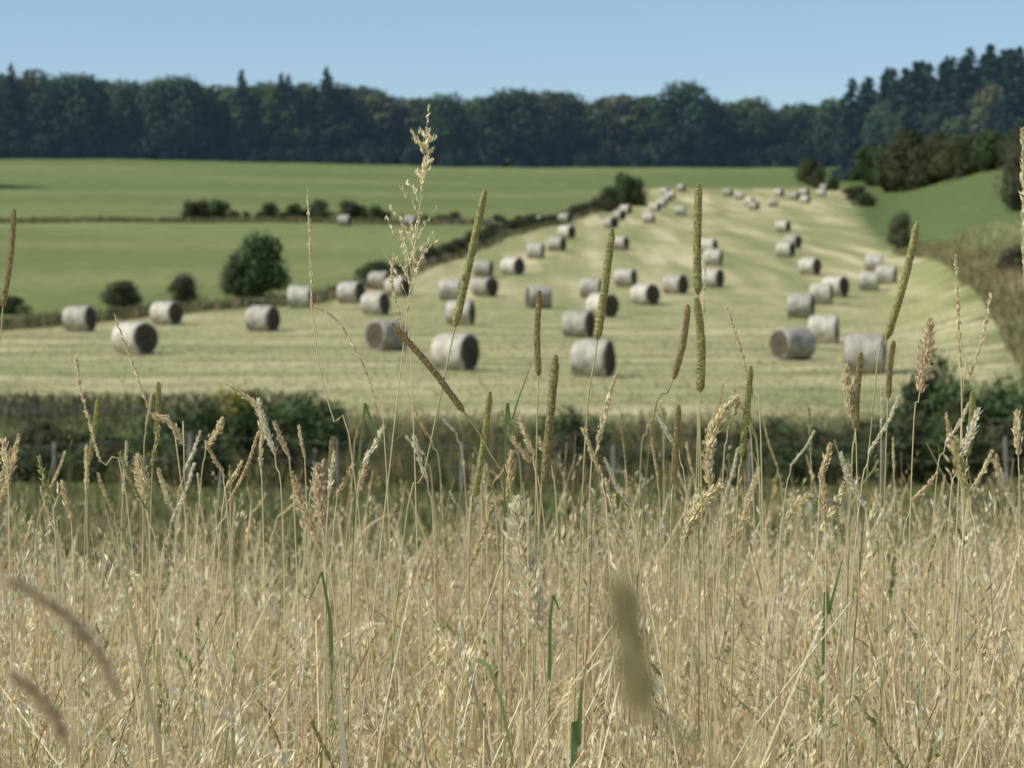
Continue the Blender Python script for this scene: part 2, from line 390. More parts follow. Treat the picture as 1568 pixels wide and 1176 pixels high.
FC = [(.060, .092, .038), (.048, .078, .038), (.074, .098, .038), (.062, .086, .038), (.088, .090, .044)]
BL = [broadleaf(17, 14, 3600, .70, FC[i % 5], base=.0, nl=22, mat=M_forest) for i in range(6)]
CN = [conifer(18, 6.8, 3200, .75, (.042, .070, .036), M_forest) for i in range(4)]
US = [bush(5, 8, 1300, .55, (.032, .050, .026), M_forest) for i in range(2)]  # leaf colour kept dark, painting in the shade beneath the trees

def empty(name, loc=(0, 0, 0)):
    o = bpy.data.objects.new(name, None); o.location = loc; COL.objects.link(o); return o

forest = empty('distant_forest')
tt = np.array([-.5, -.18, -.157, -.11, -.05, -.03, .0, .015, .03, .05, .062, .07, .1, .12, .3])
hh = np.array([20.5, 20.3, 19.2, 18.5, 18.2, 15.8, 17.0, 17.2, 16.2, 16.7, 18.0, 15.5, 15.2, 15.5, 15])
for row in range(3):
    yb = 618 + row * 10
    x = -230.0 + row * 3
    while x < 150:
        y = yb + random.uniform(-3, 3); t = x / y
        h = float(np.interp(t, tt, hh)) * random.uniform(.90, 1.05) - .8 * row
        sx = random.uniform(.7, 1.15)
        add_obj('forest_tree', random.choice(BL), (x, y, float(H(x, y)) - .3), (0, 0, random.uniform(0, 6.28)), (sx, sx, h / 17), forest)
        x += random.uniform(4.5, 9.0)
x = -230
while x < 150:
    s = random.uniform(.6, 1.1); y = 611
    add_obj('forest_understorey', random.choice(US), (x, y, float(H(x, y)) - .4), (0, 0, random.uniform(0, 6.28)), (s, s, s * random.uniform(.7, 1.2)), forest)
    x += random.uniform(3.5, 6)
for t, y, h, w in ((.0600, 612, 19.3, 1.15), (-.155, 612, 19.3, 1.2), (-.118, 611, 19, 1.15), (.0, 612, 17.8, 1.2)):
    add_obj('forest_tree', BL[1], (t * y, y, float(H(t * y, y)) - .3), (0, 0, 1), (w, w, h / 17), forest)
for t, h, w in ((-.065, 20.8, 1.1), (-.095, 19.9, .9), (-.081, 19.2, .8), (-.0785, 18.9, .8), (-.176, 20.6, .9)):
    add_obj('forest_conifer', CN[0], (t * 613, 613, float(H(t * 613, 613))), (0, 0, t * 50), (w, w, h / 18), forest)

fir = empty('fir_wood')
for row in range(5):
    u = 0.0
    while u < 1:
        t = .1215 + u * .22; yb = np.interp(t, [.12, .14, .17, .25, .4], [520, 478, 440, 410, 390])
        y = yb + row * 7 + random.uniform(-2, 2); x = t * yb + random.uniform(-1, 1) + row * 1.5
        h = float(np.interp(t, [.12, .135, .17, .25], [20.0, 20.0, 18.6, 17.6])) * random.uniform(.9, 1.05)
        if row < 2 and random.random() < .5:
            add_obj('broadleaf', random.choice(BL), (x, y - 3, float(H(x, y)) - .3), (0, 0, random.uniform(0, 6)), (.65, .65, h * random.uniform(.5, .75) / 17), fir)
        else:
            add_obj('fir', random.choice(CN), (x, y, float(H(x, y)) - .3), (0, 0, random.uniform(0, 6)), (random.uniform(1.0, 1.35),) * 2 + (h / 18,), fir)
        u += random.uniform(.026, .042)

BG = [bush(3.7, 4.3, 6500, .16, (.066, .100, .032), M_leaf, 20), bush(3.7, 4.3, 5500, .16, (.080, .098, .040), M_leaf, 16), bush(3.7, 4.6, 4500, .17, (.088, .088, .045), M_leaf, 14)]
def put_bush(name, t, y, h, w, k=0):
    x = t * y
    add_obj(name, BG[k], (x, y, float(H(x, y)) - .1), (0, 0, random.uniform(0, 6.28)), (w / 4.3, w / 4.3, h / 3.7))
put_bush('hawthorn_bush', -.089, 171, 3.9, 4.2, 0)
put_bush('hawthorn_bush', -.0955, 172, 2.6, 3.2, 1)
put_bush('hawthorn_bush', -.1365, 158, 1.5, 2.7, 1)
put_bush('hawthorn_bush', -.1155, 160, 1.9, 2.6, 2)
put_bush('hawthorn_bush', -.176, 150, 1.0, 2.2, 1)
put_bush('hawthorn_bush', .0395, 392, 4.9, 4.6, 0)
put_bush('hawthorn_bush', .0345, 378, 3.4, 4.2, 1)
put_bush('hawthorn_bush', .0435, 405, 4.0, 4.0, 2)
put_bush('hawthorn_bush', .137, 236, 3.0, 3.0, 2)
put_bush('hawthorn_bush', .178, 250, 6.0, 4.4, 2)
put_bush('hawthorn_bush', .139, 455, 9.5, 10, 1)
put_bush('hawthorn_bush', .151, 446, 7.5, 10, 1)
put_bush('hawthorn_bush', .145, 448, 6.5, 9, 2)
put_bush('hawthorn_bush', .132, 462, 7, 7, 0)
put_bush('hawthorn_bush', .158, 434, 6.5, 9, 1)
put_bush('hawthorn_bush', .168, 424, 6.0, 8, 0)
put_bush('hawthorn_bush', .180, 412, 6.0, 8, 1)
put_bush('hawthorn_bush', .126, 490, 7, 8, 0)
put_bush('hawthorn_bush', .108, 480, 3.2, 4, 1)
put_bush('hawthorn_bush', .113, 470, 2.2, 3, 0)
put_bush('hawthorn_bush', .121, 430, 2.2, 5, 2)
put_bush('hawthorn_bush', .124, 400, 1.8, 4, 1)
put_bush('hawthorn_bush', .104, 500, 4.5, 6, 1)
put_bush('hawthorn_bush', .178, 160, 1.6, 3.2, 2)
hl = empty('field_hedge')
for i in range(46):
    t = -.116 + .12 * random.random(); y = 316 - 8 * ss(-.02, .004, t) + random.uniform(-1, 1)
    big = random.random() < .2
    h = random.uniform(2.0, 2.9) if big else random.uniform(.7, 1.5)
    add_obj('hedge_bush', BG[i % 3], (t * y, float(y), float(H(t * y, y)) - .1), (0, 0, i), (h / 3.7 * 1.1, h / 3.7 * 1.1, h / 3.7), hl)
for i in range(95):
    x = random.uniform(-9, 20); y = float(np.interp(x, wallx, wally)); h = random.uniform(.6, 1.5)
    add_obj('hedge_bush', BG[i % 3], (x - .5, y, float(H(x, y)) - .1), (0, 0, i), (h / 3.7 * 1.3, h / 3.7 * 1.6, h / 3.7), hl)
for i in range(34):
    x = random.uniform(-27, -9); y = float(np.interp(x, wallx, wally)); h = random.uniform(.4, .8)
    add_obj('hedge_bush', BG[i % 3], (x, y + .6, float(H(x, y)) - .1), (0, 0, i), (h / 3.7 * 1.7, h / 3.7 * 1.5, h / 3.7), hl)
for t, y, h in ((-.203, 446, 17), (-.215, 452, 18)):
    add_obj('oak_tree', BL[2], (t * y, y, float(H(t * y, y)) - .2), (0, 0, 2), (1, 1, h / 17))

# near hedge in the dip
HB = [bush(1.5, 2.2, 3600, .08, c, M_leaf, 14) for c in ((.062, .094, .028), (.080, .104, .036), (.110, .106, .048))]
hn = empty('hedgerow')
def hb(t, y, h, w, k):
    x = t * y
    add_obj('shrub', HB[k], (x, y, float(H(x, y)) - .08), (0, 0, random.uniform(0, 6.28)), (w / 2.2, w / 2.2, h / 1.5), hn)
for i in range(100):
    t = random.uniform(-.25, .25); y = random.uniform(61, 69)
    px = 784 + t * 4355
    if 250 < px < 540: h = 1.5
    elif 540 < px < 830: h = .5
    elif 830 < px < 1330: h = .95
    elif px >= 1330: h = 1.5
    else: h = .8
    hb(t, y, h * random.uniform(.45, 1.12), random.uniform(1.2, 2.6), random.choice([0, 1, 1, 2, 2]))
for t, y, h, w in ((.148, 66, 2.5, 2.2), (.158, 65, 2.0, 2.4), (.172, 66, 2.0, 2.6), (.186, 64, 2.1, 2.6), (-.09, 66, 1.8, 2.4), (-.077, 65, 1.7, 2.4), (-.068, 65, 1.5, 2.0), (-.107, 66, 1.6, 2.4), (-.118, 66, 1.4, 2.2), (.02, 67, 1.4, 2.0)):
    hb(t, y, h, w, 0)
B = Build(); n = 160; c = rng.normal(0, 1, (n, 3)) * [.22, .2, .18] + [0, 0, 1.35]
diamonds(c, unit(rng.normal(size=(n, 3))), .07, .06, np.array([.5, .42, .02]), B)
lobes = [(0, 0, .5, .35, .5, 1), (.1, 0, 1.0, .3, .4, 1.1), (-.15, .1, .8, .3, .4, .9)]
crown(B, lobes, 1500, .07, (.09, .12, .03)); limb((0, 0, -.1), (0, 0, 1.2), .02, .01, B, (.1, .08, .05), 1)
x = -.0905 * 68; add_obj('yellow_flowering_shrub', B.mesh('yflower', [M_leaf, M_bark]), (x, 64, float(H(x, 64))), (0, 0, 0), (1, 1, 1.3))

# ------------------------------------------------------------------ dry stone walls (low, tumbled)
def wall(name, xs, ys_, hgt=.65, gap=.12):
    P = np.stack([xs, ys_], -1); seg = np.linalg.norm(np.diff(P, axis=0), axis=1); s = np.concatenate([[0], np.cumsum(seg)])
    B = Build(); cube = np.array([[x, y, z] for x in (-1, 1) for y in (-1, 1) for z in (-1, 1)], float) * .5
    fq = np.array([[0, 1, 3, 2], [4, 6, 7, 5], [0, 4, 5, 1], [2, 3, 7, 6], [0, 2, 6, 4], [1, 5, 7, 3]])
    q = np.arange(0, s[-1], .42); px = np.interp(q, s, P[:, 0]); py = np.interp(q, s, P[:, 1])
    tx = np.gradient(px); ty = np.gradient(py); an = np.arctan2(ty, tx)
    for course in range(3):
        n = len(q); keep = rng.random(n) > gap * (1 + course * 1.6) + .25 * np.sin(q * .23) + .15 * np.sin(q * .71)
        L_ = rng.uniform(.25, .55, n); w = rng.uniform(.35, .55, n) - course * .06; h = rng.uniform(.2, .3, n) * hgt / .65
        V = cube[None] * np.stack([L_, w, h], -1)[:, None] + rng.normal(0, .05, (n, 8, 3))
        ca, sa = np.cos(an + rng.normal(0, .4, n))[:, None], np.sin(an + rng.normal(0, .4, n))[:, None]
        x = V[..., 0] * ca - V[..., 1] * sa; y = V[..., 0] * sa + V[..., 1] * ca
        z = V[..., 2] + (H(px, py) + .08 + course * .21 * hgt / .65)[:, None]
        V = np.stack([x + px[:, None], y + py[:, None], z], -1)[keep]; n = len(V)
        Q = fq[None] + (np.arange(n) * 8)[:, None, None]
        c = np.repeat(np.array([.22, .195, .155]) * rng.uniform(.55, 1.3, (n, 1)), 8, 0)
        B.add(V, Q, c)
    add_obj(name, B.mesh(name, [M_stone]))
wall('dry_stone_wall', wallx[:16], wally[:16], .45, .22)
x2 = np.linspace(-60, 0, 40); wall('dry_stone_wall', x2, 314 - 6 * ss(-10, 0, x2) + np.sin(x2 * .3) * .5, .6, .2)

# ------------------------------------------------------------------ rough grass
B = Build()
def tufts(x, y, hmin, hmax, w, cols):
    n = len(x); h = rng.uniform(hmin, hmax, n); z = H(x, y)
    u = unit(np.stack([rng.normal(0, .28, n), rng.normal(0, .28, n), np.ones(n)], -1))
    c = np.stack([x, y, z], -1) + u * (h * .45)[:, None]
    cols = np.array(cols); cc = cols[rng.integers(0, len(cols), n)] * rng.uniform(.7, 1.25, (n, 1))
    diamonds(c, u, h, w * rng.uniform(.6, 1.5, n), cc, B, side=rng.normal(size=(n, 3)) * [.5, 1, .2])
n = 24000; y = rng.uniform(22, 74, n); x = rng.uniform(-.24, .24, n) * (y + 6)
tufts(x, y, .12, .42, .03, [(.13, .16, .055), (.12, .14, .045), (.18, .17, .075), (.27, .22, .11), (.14, .15, .05)])
n = 5000; y = rng.uniform(60, 72, n); x = rng.normal(-1.5, 3.5, n)
tufts(x, y, .3, .9, .035, [(.15, .16, .06), (.2, .17, .08), (.28, .23, .11), (.13, .14, .05)])
n = 7000; y = rng.uniform(73, 82, n); x = rng.uniform(-20, -6, n)
tufts(x, y, .1, .4, .035, [(.10, .11, .045), (.14, .13, .06), (.08, .085, .04), (.22, .2, .1)])
n = 16000; k = rng.uniform(0, 1, n); si = np.interp(k, np.linspace(0, 1, 16), np.arange(16)); x = np.interp(si, np.arange(18), wallx); y = np.interp(si, np.arange(18), wally)
tufts(x + rng.normal(0, .5, n), y + rng.normal(0, .9, n), .2, .8, .06, [(.36, .29, .15), (.3, .24, .12), (.14, .14, .06), (.12, .15, .05), (.10, .10, .05)])
n = 6000; x = rng.uniform(-60, 2, n); tufts(x, 313 + rng.normal(0, .8, n), .3, .9, .09, [(.34, .28, .15), (.2, .18, .08), (.12, .15, .06)])
n = 8000; x = rng.uniform(-6, 20, n); y = np.interp(x, lowx, lowy) + rng.normal(0, 1.6, n); tufts(x, y, .1, .45, .03, [(.3, .26, .13), (.22, .22, .1), (.16, .18, .07), (.4, .34, .18)])
n = 9000; y = rng.uniform(82, 230, n); x = np.interp(y, rby, rbx) + rng.exponential(3.0, n); tufts(x, y, .15, .7, .05, [(.34, .27, .14), (.28, .22, .11), (.18, .18, .07)])
add_obj('rough_grass', B.mesh('rough_grass', [M_grass]))

B = Build()
n = 20000; y = 76 + 90 * rng.random(n) ** 1.5; x = rng.uniform(-.22, .2, n) * y
ok = (y < np.interp(x, wallx, wally) - 1) & (x < np.interp(y, rby, rbx)) & (y > np.interp(x, lowx, lowy)); x = x[ok]; y = y[ok]
tufts(x, y, .04, .11, .05, [(.38, .35, .19), (.31, .31, .14), (.34, .32, .17), (.28, .29, .12)])
add_obj('stubble', B.mesh('stubble', [M_grass]))

# ------------------------------------------------------------------ wire fence
B = Build(); tops = []
for i in range(22):
    x = -30 + i * 2.9 + random.uniform(-.3, .3); y = 60.2 + .4 * math.sin(i); z = float(H(x, y)); h = random.uniform(1.0, 1.2)
    lean = random.uniform(-.07, .07)
    limb((x, y, z - .3), (x + lean, y, z + h), .045, .038, B, (.26, .24, .2), 0, 0)
    tops.append((x + lean, y - .05, z + h))
for k in (.1, .5):
    for a, b in zip(tops[:-1], tops[1:]):
        limb((a[0], a[1], a[2] - k), (b[0], b[1], b[2] - k), .003, .003, B, (.3, .3, .3), 0, .01)
add_obj('wire_fence', B.mesh('wire_fence', [M_bark]))

# ------------------------------------------------------------------ foreground tall dry grass
STRAW = np.array([(.82, .69, .41), (.86, .75, .50), (.72, .57, .31), (.78, .66, .38), (.58, .43, .22), (.87, .80, .60), (.47, .46, .19), (.30, .37, .13), (.62, .42, .23)])
SP = np.array([.2, .19, .15, .14, .09, .10, .07, .04, .02])
B = Build()
def field(n, y0, y1, hm, hs_, hmax, rscale=1.0, nfl=26, headfrac=.75, leansd=.14, bigf=.34):
    y = np.sqrt(rng.uniform(y0 ** 2, y1 ** 2, n)); x = rng.uniform(-1, 1, n) * (.24 * y + .3)
    z = H(x, y); h = rng.normal(hm, hs_, n) + .06 * np.sin(x * 2.3 + y * 1.1) + .05 * np.sin(x * 5.1 - y * 2) + .05 * np.clip(x, -1.2, 1)
    h = np.clip(h, .35, hmax)
    big = rng.random(n) < bigf
    lean = rng.normal(0, leansd, (n, 2)) + [.03, 0]; lean[big] += rng.normal(0, .36, (big.sum(), 2))
    k = 8; s = np.linspace(0, 1, k)[None, :, None]; h3 = h[:, None, None]
    P = np.zeros((n, k, 3)); P[..., 0] = x[:, None]; P[..., 1] = y[:, None]; P[..., 2] = z[:, None]
    P[..., :2] += (lean[:, None, :] * s ** rng.uniform(1.1, 2.6, (n, 1, 1)) * h3)
    q = rng.normal(0, .03, (n, 1, 2)); P[..., :2] += q * np.sin(s * 3.14 * rng.uniform(.7, 2.2, (n, 1, 1)))
    P[..., 2] += (s * h3)[..., 0] * (1 - .35 * np.linalg.norm(lean, axis=1)[:, None] * s[..., 0])
    R = np.linspace(1.15, .5, k)[None] * rng.uniform(.0006, .0014, (n, 1)) * rscale
    ci = rng.choice(len(STRAW), n, p=SP); cc = STRAW[ci] * rng.uniform(.82, 1.1, (n, 1))
    tubes(P, R, np.clip(cc, 0, .88), B, 3)
    hd = np.where(rng.random(n) < headfrac)[0]
    typ = rng.choice(3, len(hd), p=[.58, .38, .04])
    for ty, hl_, rad, fl, fw, mult in ((0, .17, .0085, .0095, .0024, 1.0), (1, .08, .0042, .0075, .0026, 1.3), (2, .085, .0034, .0045, .003, 2.0)):
        I = hd[typ == ty]; m_ = int(nfl * mult); nI = len(I)
        if nI == 0: continue
        Lh = hl_ * rng.uniform(.6, 1.3, nI)
        f = rng.uniform(0, 1, (nI, m_))
        top = P[I, -1]; dirv = unit(P[I, -1] - P[I, -2])
        bend = rng.normal(0, .07, (nI, 1, 3)) * (ty != 2)
        base_pt = top - dirv * (Lh * .1)[:, None]
        c = base_pt[:, None] - dirv[:, None] * (Lh[:, None] * (f - .12))[..., None] + bend * (f[..., None] - 1) ** 2 * [1, 1, -.6] * .6
        az = rng.uniform(0, 6.28, (nI, m_)); env = np.sin(np.clip(f * .9 + .08, 0, 1) * 3.14) ** .6
        rr = rad * env * rng.uniform(.2, 1.1, (nI, m_)) * rng.uniform(.4, 1.4, (nI, 1)) * rscale
        o = np.stack([np.cos(az), np.sin(az), np.zeros_like(az)], -1)
        c = (c + o * rr[..., None]).reshape(-1, 3)
        u = unit((dirv[:, None] * 1.0 + o * .3 + rng.normal(0, .14, (nI, m_, 3))).reshape(-1, 3))
        hc_ = cc[I] * 1.05 if ty < 2 else np.broadcast_to([.36, .34, .15], (nI, 3))
        hc_ = np.repeat(hc_, m_, 0) * rng.uniform(.8, 1.15, (nI * m_, 1))
        N_ = nI * m_
        diamonds(c, u, fl * rng.uniform(.7, 1.5, N_) * rscale, fw * rng.uniform(.7, 1.3, N_) * rscale, np.clip(hc_, 0, .88), B)
    nb = int(n * 1.0); I = rng.integers(0, n, nb); a = rng.uniform(0, 6.28, nb); Lb = rng.uniform(.14, .42, nb); k2 = 6
    st = rng.uniform(.25, .8, nb); s2 = np.linspace(0, 1, k2)
    seg = np.clip((st * (k - 1)).astype(int), 0, k - 2); fr = (st * (k - 1) - seg)[:, None]
    p0 = P[I, seg] * (1 - fr) + P[I, seg + 1] * fr
    up = rng.uniform(.4, 1.2, nb); dr = rng.uniform(.2, 1.3, nb)
    d2 = np.stack([np.cos(a), np.sin(a)], -1)
    PB = np.zeros((nb, k2, 3)); PB[..., :2] = p0[:, None, :2] + d2[:, None] * (Lb[:, None] * s2[None])[..., None] * .5
    PB[..., 2] = p0[:, None, 2] + Lb[:, None] * (up[:, None] * s2 - dr[:, None] * s2 ** 2)
    Wb = np.sin(np.clip(s2 * .85 + .15, 0, 1) * 3.14)[None] * rng.uniform(.0009, .0024, (nb, 1)) * rscale + .0002
    side = np.stack([-d2[:, 1], d2[:, 0], rng.normal(0, .5, nb)], -1)
    SB = SP.copy(); SB[7] += .06; SB[6] += .04; SB /= SB.sum()
    cb = STRAW[rng.choice(len(STRAW), nb, p=SB)] * rng.uniform(.65, 1.02, (nb, 1))
    ribbons(PB, Wb, unit(side), cb, B)
field(1750, 2.2, 4.2, .80, .12, 1.06, 1.2, 24)
field(160, 2.3, 4.0, .98, .06, 1.10, 1.15, 30, 1.0, .26, .3)
field(3700, 4.2, 8.0, .83, .14, 1.12, 1.4, 13)
field(4200, 8.0, 14.5, .82, .14, 1.12, 2.1, 6)
field(45, 1.2, 2.2, .76, .09, .92, 1.0, 36)
n = 13000; y = np.sqrt(rng.uniform(2.0 ** 2, 14 ** 2, n)); x = rng.uniform(-1, 1, n) * (.24 * y + .3)
h = rng.uniform(.25, .65, n); u = unit(np.stack([rng.normal(0, .4, n), rng.normal(0, .4, n), np.ones(n)], -1))
c = np.stack([x, y, H(x, y)], -1) + u * (h * .48)[:, None]
diamonds(c, u, h, rng.uniform(.003, .008, n), STRAW[rng.choice(len(STRAW), n, p=SP)] * rng.uniform(.5, .95, (n, 1)), B)
add_obj('tall_dry_grass', B.mesh('tall_dry_grass', [M_grass]))

# ------------------------------------------------------------------ individual grasses (cm, standing about 3 m out)
def spline(pts, n):
    pts = np.array(pts, float); d = np.concatenate([[0], np.cumsum(np.linalg.norm(np.diff(pts, axis=0), axis=1))])
    P = np.vstack([2 * pts[0] - pts[1], pts, 2 * pts[-1] - pts[-2]]); q = np.linspace(0, d[-1], n); o = []
    for v in q:
        i = min(max(np.searchsorted(d, v) - 1, 0), len(pts) - 2); f = (v - d[i]) / (d[i + 1] - d[i])
        p0, p1, p2, p3 = P[i:i + 4]
        o.append(.5 * ((2 * p1) + (-p0 + p2) * f + (2 * p0 - 5 * p1 + 4 * p2 - p3) * f * f + (-p0 + 3 * p1 - 3 * p2 + p3) * f ** 3))
    return np.array(o)
def c3(p, y): return [p[0] / 100, y + (p[2] / 100 if len(p) > 2 else 0), p[1] / 100]
def rooted(pts, y, rx):
    pts = [c3(p, y) for p in pts]; return pts + [[rx / 100, y + .04, float(H(rx / 100, y)) - .02]]
def timothy(head, stem, rx, y=3.0, r=.0040, col=(.42, .42, .16)):
    B = Build(); a, b = [np.array(c3(p, y)) for p in head]; k = 70
    mid = (a + b) / 2 + rng.normal(0, .0018, 3) * y / 3; C = spline([b, mid, a], k); s = np.linspace(0, 1, k)
    R = r * np.clip(np.minimum((s + .01) / .06, (1.01 - s) / .10), .15, 1) ** .6 * (1 + .07 * np.sin(s * 160)) * (1.04 - .12 * s)
    tubes(C[None], R[None], np.array(col) * .75, B, 10, 1)
    n = 1500; f = rng.uniform(0, 1, n); i = (f * (k - 1)).astype(int); ax = unit(a - b); az = rng.uniform(0, 6.28, n)
    e1 = unit(np.cross(ax, [0, 1, 0])); e2 = np.cross(ax, e1); o = np.cos(az)[:, None] * e1 + np.sin(az)[:, None] * e2
    cc = np.array(col) * rng.uniform(.7, 1.5, (n, 1)); m_ = rng.random(n) < .2; cc[m_] = np.array([.58, .5, .28])
    diamonds(C[i] + o * (R[i] * 1.05)[:, None], unit(ax * .9 + o * .7), rng.uniform(.0028, .0045, n), .0015, cc, B, 1, side=o)
    st = rooted([head[1]] + list(stem), y, rx); S = spline(st, 40)
    tubes(S[None], np.linspace(.0008, .0012, 40)[None], np.array([.56, .52, .26]), B, 6, 0)
    add_obj('timothy_grass', B.mesh('timothy_grass', [M_grass, M_head], True))
BR = (.42, .34, .17)
timothy([(-2.8, 20.7), (-6.0, 6.1)], [(-9.2, -9.1), (-12, -21.5)], -20)
timothy([(10.6, 16.4), (9.0, 4.7)], [(7.3, -14.6)], 4)
timothy([(19.7, 21.2), (19.6, 9.5)], [(19.7, -7.7)], 20)
timothy([(19.2, 9.0), (19.6, -.8)], [(19.8, -14)], 23, 2.96)
timothy([(18.9, 8.5), (17.3, .55)], [(14, -14)], 8, 3.05, .0032, BR)
timothy([(42.8, 17.2), (39.5, 4.7)], [(37.6, -7.7)], 30)
timothy([(3.0, 10.2), (2.9, .9)], [(2.6, -12)], 1, 3.1, .0030, BR)
timothy([(4.5, 3.0), (3.3, -10.1)], [(2.6, -20)], 0, 2.9, .0042, (.36, .31, .14))
timothy([(-12.7, 6.4), (-5.1, -2.9)], [(-1.8, -8.4), (.5, -20)], 4, 3.0, .0032, BR)
timothy([(-52.5, 18.5), (-53.7, 8.1)], [(-54.5, -10)], -57, 3.0, .0026, BR)
timothy([(-2.3, -.8), (-3.9, -11.9)], [(-4.6, -22)], -6, 3.0, .0032)
timothy([(36.8, 3.3), (36.2, -5)], [(35.5, -18)], 33, 3.0, .0032, BR)
timothy([(48.6, -.8), (48.0, -7.7)], [(47.5, -20)], 46, 3.0, .0033)
timothy([(41.6, 4.7), (41.0, -1.5)], [(40.5, -18)], 39, 3.1, .0026, BR)
timothy([(25.2, 1.9), (24.2, -7.7)], [(23.5, -20)], 21, 3.0, .0030)
timothy([(-18.9, -5.6), (-19.2, -11.9)], [(-19.6, -22)], -20, 3.0, .0032, BR)
timothy([(17.6, -2.2), (17, -10.5)], [(16.6, -22)], 15, 3.0, .003, BR)
timothy([(-48, -1.5), (-49, -9)], [(-49.6, -20)], -52, 3.3, .0026)
timothy([(-41, .2), (-41.3, -6)], [(-42, -20)], -44, 3.3, .0024)
timothy([(2.30, -4.1), (2.75, -6.9)], [(3.1, -7.5), (4.4, -8.4), (5.2, -12)], 8, .6, .0026, (.54, .50, .30))

def pale(head, stem, rx, y=3.0, r=.006, n=700, fl=.007, col=(.84, .73, .47), loose=0, name='seeding_grass'):
    B = Build(); Hp = spline([c3(p, y) for p in head][::-1], 60)
    st = spline(rooted([head[-1]] + list(stem), y, rx), 50)
    tubes(st[None], np.linspace(.0006, .0011, 50)[None], np.array([.78, .68, .42]), B, 6)
    tubes(Hp[None], np.linspace(.0006, .0002, 60)[None], np.array([.78, .68, .42]), B, 5)
    f = rng.uniform(0, 1, n); i = (f * 59).astype(int); tg = unit(np.gradient(Hp, axis=0))[i]
    o = unit(np.cross(tg, rng.normal(size=(n, 3)))); env = np.sin(np.clip(f * .88 + .1, 0, 1) * 3.14) ** .6
    rr = r * env * rng.uniform(.1, 1.1, n) * (1 + .4 * np.sin(f * 50))
    cc = np.array(col) * rng.uniform(.75, 1.2, (n, 1))
    diamonds(Hp[i] + o * rr[:, None] + tg * rr[:, None] * .6, unit(tg + o * .5 + rng.normal(0, .2, (n, 3))), fl * rng.uniform(.6, 1.4, n), fl * .33, np.clip(cc, 0, .88), B)
    for j in range(loose):
        f0 = rng.uniform(.02, .85); i0 = int(f0 * 59); Lb = (.012 + .05 * (1 - f0)) * rng.uniform(.5, 1.2)
        a = rng.uniform(0, 6.28); dv = unit(np.array([math.cos(a) * .45, math.sin(a) * .45, 1.0])); p0 = Hp[i0]
        Cb = spline([p0, p0 + dv * Lb * .5 + [0, 0, .002], p0 + dv * Lb + np.array([math.cos(a), math.sin(a), -.2]) * .004], 8)
        tubes(Cb[None], np.full((1, 8), .0003), np.array([.76, .66, .42]), B, 3)
        m_ = 16; ii = rng.integers(2, 8, m_)
        diamonds(Cb[ii] + rng.normal(0, .001, (m_, 3)), unit(dv + rng.normal(0, .35, (m_, 3))), .0072, .0024, np.clip(np.array(col) * rng.uniform(.85, 1.2, (m_, 1)), 0, .88), B)
    add_obj(name, B.mesh(name, [M_grass]))
pale([(-8.75, 29.5), (-9.6, 20), (-10.1, 15), (-11.0, 8)], [(-12.7, -7), (-15.4, -31.8)], -24, r=.0018, n=80, loose=30, name='panicle_grass')
pale([(-21.6, 20.9), (-21.3, 14), (-21.1, 8.1)], [(-20.2, 1), (-18.9, -3.6), (-16, -15)], -8, r=.0014, n=140, name='panicle_grass')
pale([(-20.9, 8.3), (-18.2, 6.4), (-15.4, 1.2), (-14.2, -3)], [(-13.2, -10)], -9, r=.0008, n=120, name='panicle_grass')
pale([(46.8, 13.6), (47.0, 8), (47.3, 1.9)], [(47.5, -10)], 49, r=.0018, n=240)
pale([(53.8, 27), (54, 18), (54, 12)], [(54.3, -5)], 56, r=.0028, n=300)
pale([(-42, 7.4), (-40, 2), (-38.2, -2.9)], [(-34.4, -14.6)], -28, r=.0012, n=110)
pale([(-37.8, -3.2), (-36, -4.2), (-34.7, -6.3)], [(-34.5, -12)], -33, r=.003, n=240)
pale([(.4, -10.8), (1.2, -17), (2.5, -23.6)], [(3.5, -36)], 6, r=.012, n=1500, fl=.009, y=2.7, col=(.86, .77, .56))
pale([(23.8, -1.2), (21.6, -4), (20.7, -7), (20.8, -10.5)], [(21.3, -24)], 22, r=.0065, n=800)
pale([(22.2, -10.6), (20, -12.6), (18.3, -16)], [(17.5, -26)], 16, r=.0075, n=900)
pale([(44.2, 6.75), (43.6, 3), (43, -.8)], [(42, -14)], 40, r=.0065, n=700, col=(.76, .62, .42))
pale([(35.2, 1.9), (35.4, -1), (35.9, -3.6)], [(36.5, -16)], 38, r=.005, n=500)
pale([(34.8, -12.8), (31, -12), (29, -14)], [(28, -24)], 27, r=.004, n=400)
pale([(-31, 0), (-27.6, -3), (-27.4, -9)], [(-27, -20)], -25, r=.003, n=300, y=3.1)
pale([(-39.5, -7.5), (-39, -10.5), (-38.6, -13)], [(-38, -24)], -36, r=.006, n=600)
pale([(-20.5, -8.5), (-20.3, -12), (-20, -15)], [(-19.6, -26)], -18, r=.007, n=700, col=(.76, .64, .44))
pale([(26.5, 16), (26.2, 10), (25.9, 3)], [(25.4, -8)], 23, y=3.9, r=.0022, n=220)
pale([(50.5, 9.5), (49.6, 5), (48.4, 1.0)], [(47.2, -8)], 44, r=.0015, n=180)
pale([(22.6, 8.2), (24.0, 4), (25.4, -1)], [(26.4, -12)], 28, r=.0014, n=160)
pale([(-46, 3), (-45.4, -1), (-43.5, -8)], [(-40, -18)], -34, r=.0016, n=180)
pale([(-12.6, 14), (-12.9, 11), (-11.8, 6)], [(-10.5, -6)], -8, y=3.05, r=.0012, n=120)
pale([(11.0, 1.2), (9.8, -3), (8.9, -7)], [(8, -18)], 6, r=.003, n=260)
pale([(-19.8, -7.5), (-18.3, -8.2), (-16.4, -9.8), (-15.3, -12)], [(-14.6, -14)], -10, y=1.1, r=.0022, n=420, fl=.006, col=(.72, .60, .40))
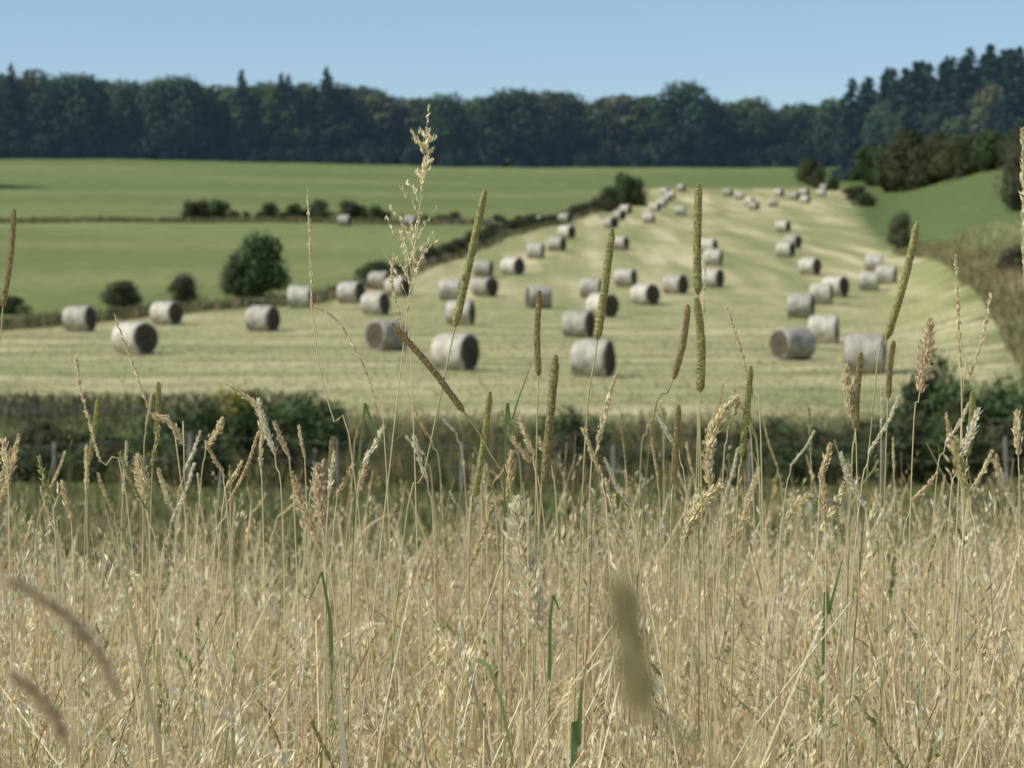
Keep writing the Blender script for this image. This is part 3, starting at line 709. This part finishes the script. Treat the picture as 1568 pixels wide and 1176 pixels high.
pale([(-19.4, -11.2), (-18.2, -12.2), (-17.2, -14)], [(-16.8, -17)], -14, y=1.1, r=.0022, n=360, fl=.006, col=(.72, .60, .40))
for i in range(110):
    y = random.uniform(2.6, 5.0); x = random.uniform(-.19, .19) * y * 100; zt = (random.triangular(-14, 2.0, -9)) * y / 3; L_ = random.uniform(3, 8); dx = random.uniform(-3.5, 3.5)
    pale([(x, zt), (x + dx * .4, zt - L_ * .5), (x + dx, zt - L_)], [(x + dx * 1.6, zt - L_ - 14)], x + dx * random.uniform(2, 5), y=y, r=random.choice([.0010, .0014, .002, .003, .005]), n=int(L_ * 42), col=random.choice([(.84, .73, .47), (.76, .63, .38), (.86, .80, .60), (.52, .50, .24)]))
B = Build()
for (pts, rx, y, w) in (([(6.4, -27), (6.0, -33), (5.6, -38)], 5.2, 2.6, .0036), ([(2, 2), (0, -4), (-.8, -12)], -2, 3, .0013), ([(-22, -21), (-20, -22.5), (-18.5, -24)], -18, 2.9, .0022),
                        ([(5.9, -22.5), (4.6, -24.5), (4.0, -27)], 3.6, 3, .002), ([(-10, -4), (-13.5, -7), (-16.5, -11)], -19, 3, .0014), ([(35, -18), (33.5, -24), (32.8, -30)], 32, 3, .002)):
    S = spline(rooted(pts, y, rx), 60); sg = np.linspace(0, 1, 60); Wd = np.where(sg < .16, np.sin(np.clip(sg / .16 * 2.6 + .05, 0, 3.1)) * w, .0003) + .0002
    ribbons(S[None], Wd[None], np.array([[.9, .35, .1]]), np.array([.24, .34, .11]), B)
add_obj('green_grass_blades', B.mesh('green_grass_blades', [M_grass]))

# ------------------------------------------------------------------ light, sky, camera
el = math.radians(44); az = math.radians(-105)
sd = Vector((math.sin(az) * math.cos(el), math.cos(az) * math.cos(el), math.sin(el)))
sun = bpy.data.lights.new('sun', 'SUN'); sun.energy = 4.9; sun.angle = math.radians(.53); sun.color = (1, .95, .85)
so = bpy.data.objects.new('sun', sun); so.rotation_euler = (-sd).to_track_quat('-Z', 'Y').to_euler(); so.location = (-20, -5, 30); COL.objects.link(so)
w = bpy.data.worlds.new('World'); scene.world = w; w.use_nodes = True
nt = w.node_tree; bg = nt.nodes['Background']; sk = nt.nodes.new('ShaderNodeTexSky'); sk.sky_type = 'NISHITA'; sk.sun_disc = False
sk.sun_elevation = el; sk.sun_rotation = az; sk.air_density = 1.0; sk.dust_density = .3; sk.ozone_density = 3.0; sk.altitude = 300
nt.links.new(sk.outputs[0], bg.inputs[0]); bg.inputs[1].default_value = .122
cam = bpy.data.cameras.new('camera'); cam.lens = 100; cam.sensor_width = 36; cam.clip_end = 8000; cam.clip_start = .05
cam.dof.use_dof = True; cam.dof.focus_distance = 3.05; cam.dof.aperture_fstop = 17
co = bpy.data.objects.new('camera', cam); co.location = (0, 0, 0); co.rotation_euler = (math.radians(90), 0, 0); COL.objects.link(co)
scene.camera = co
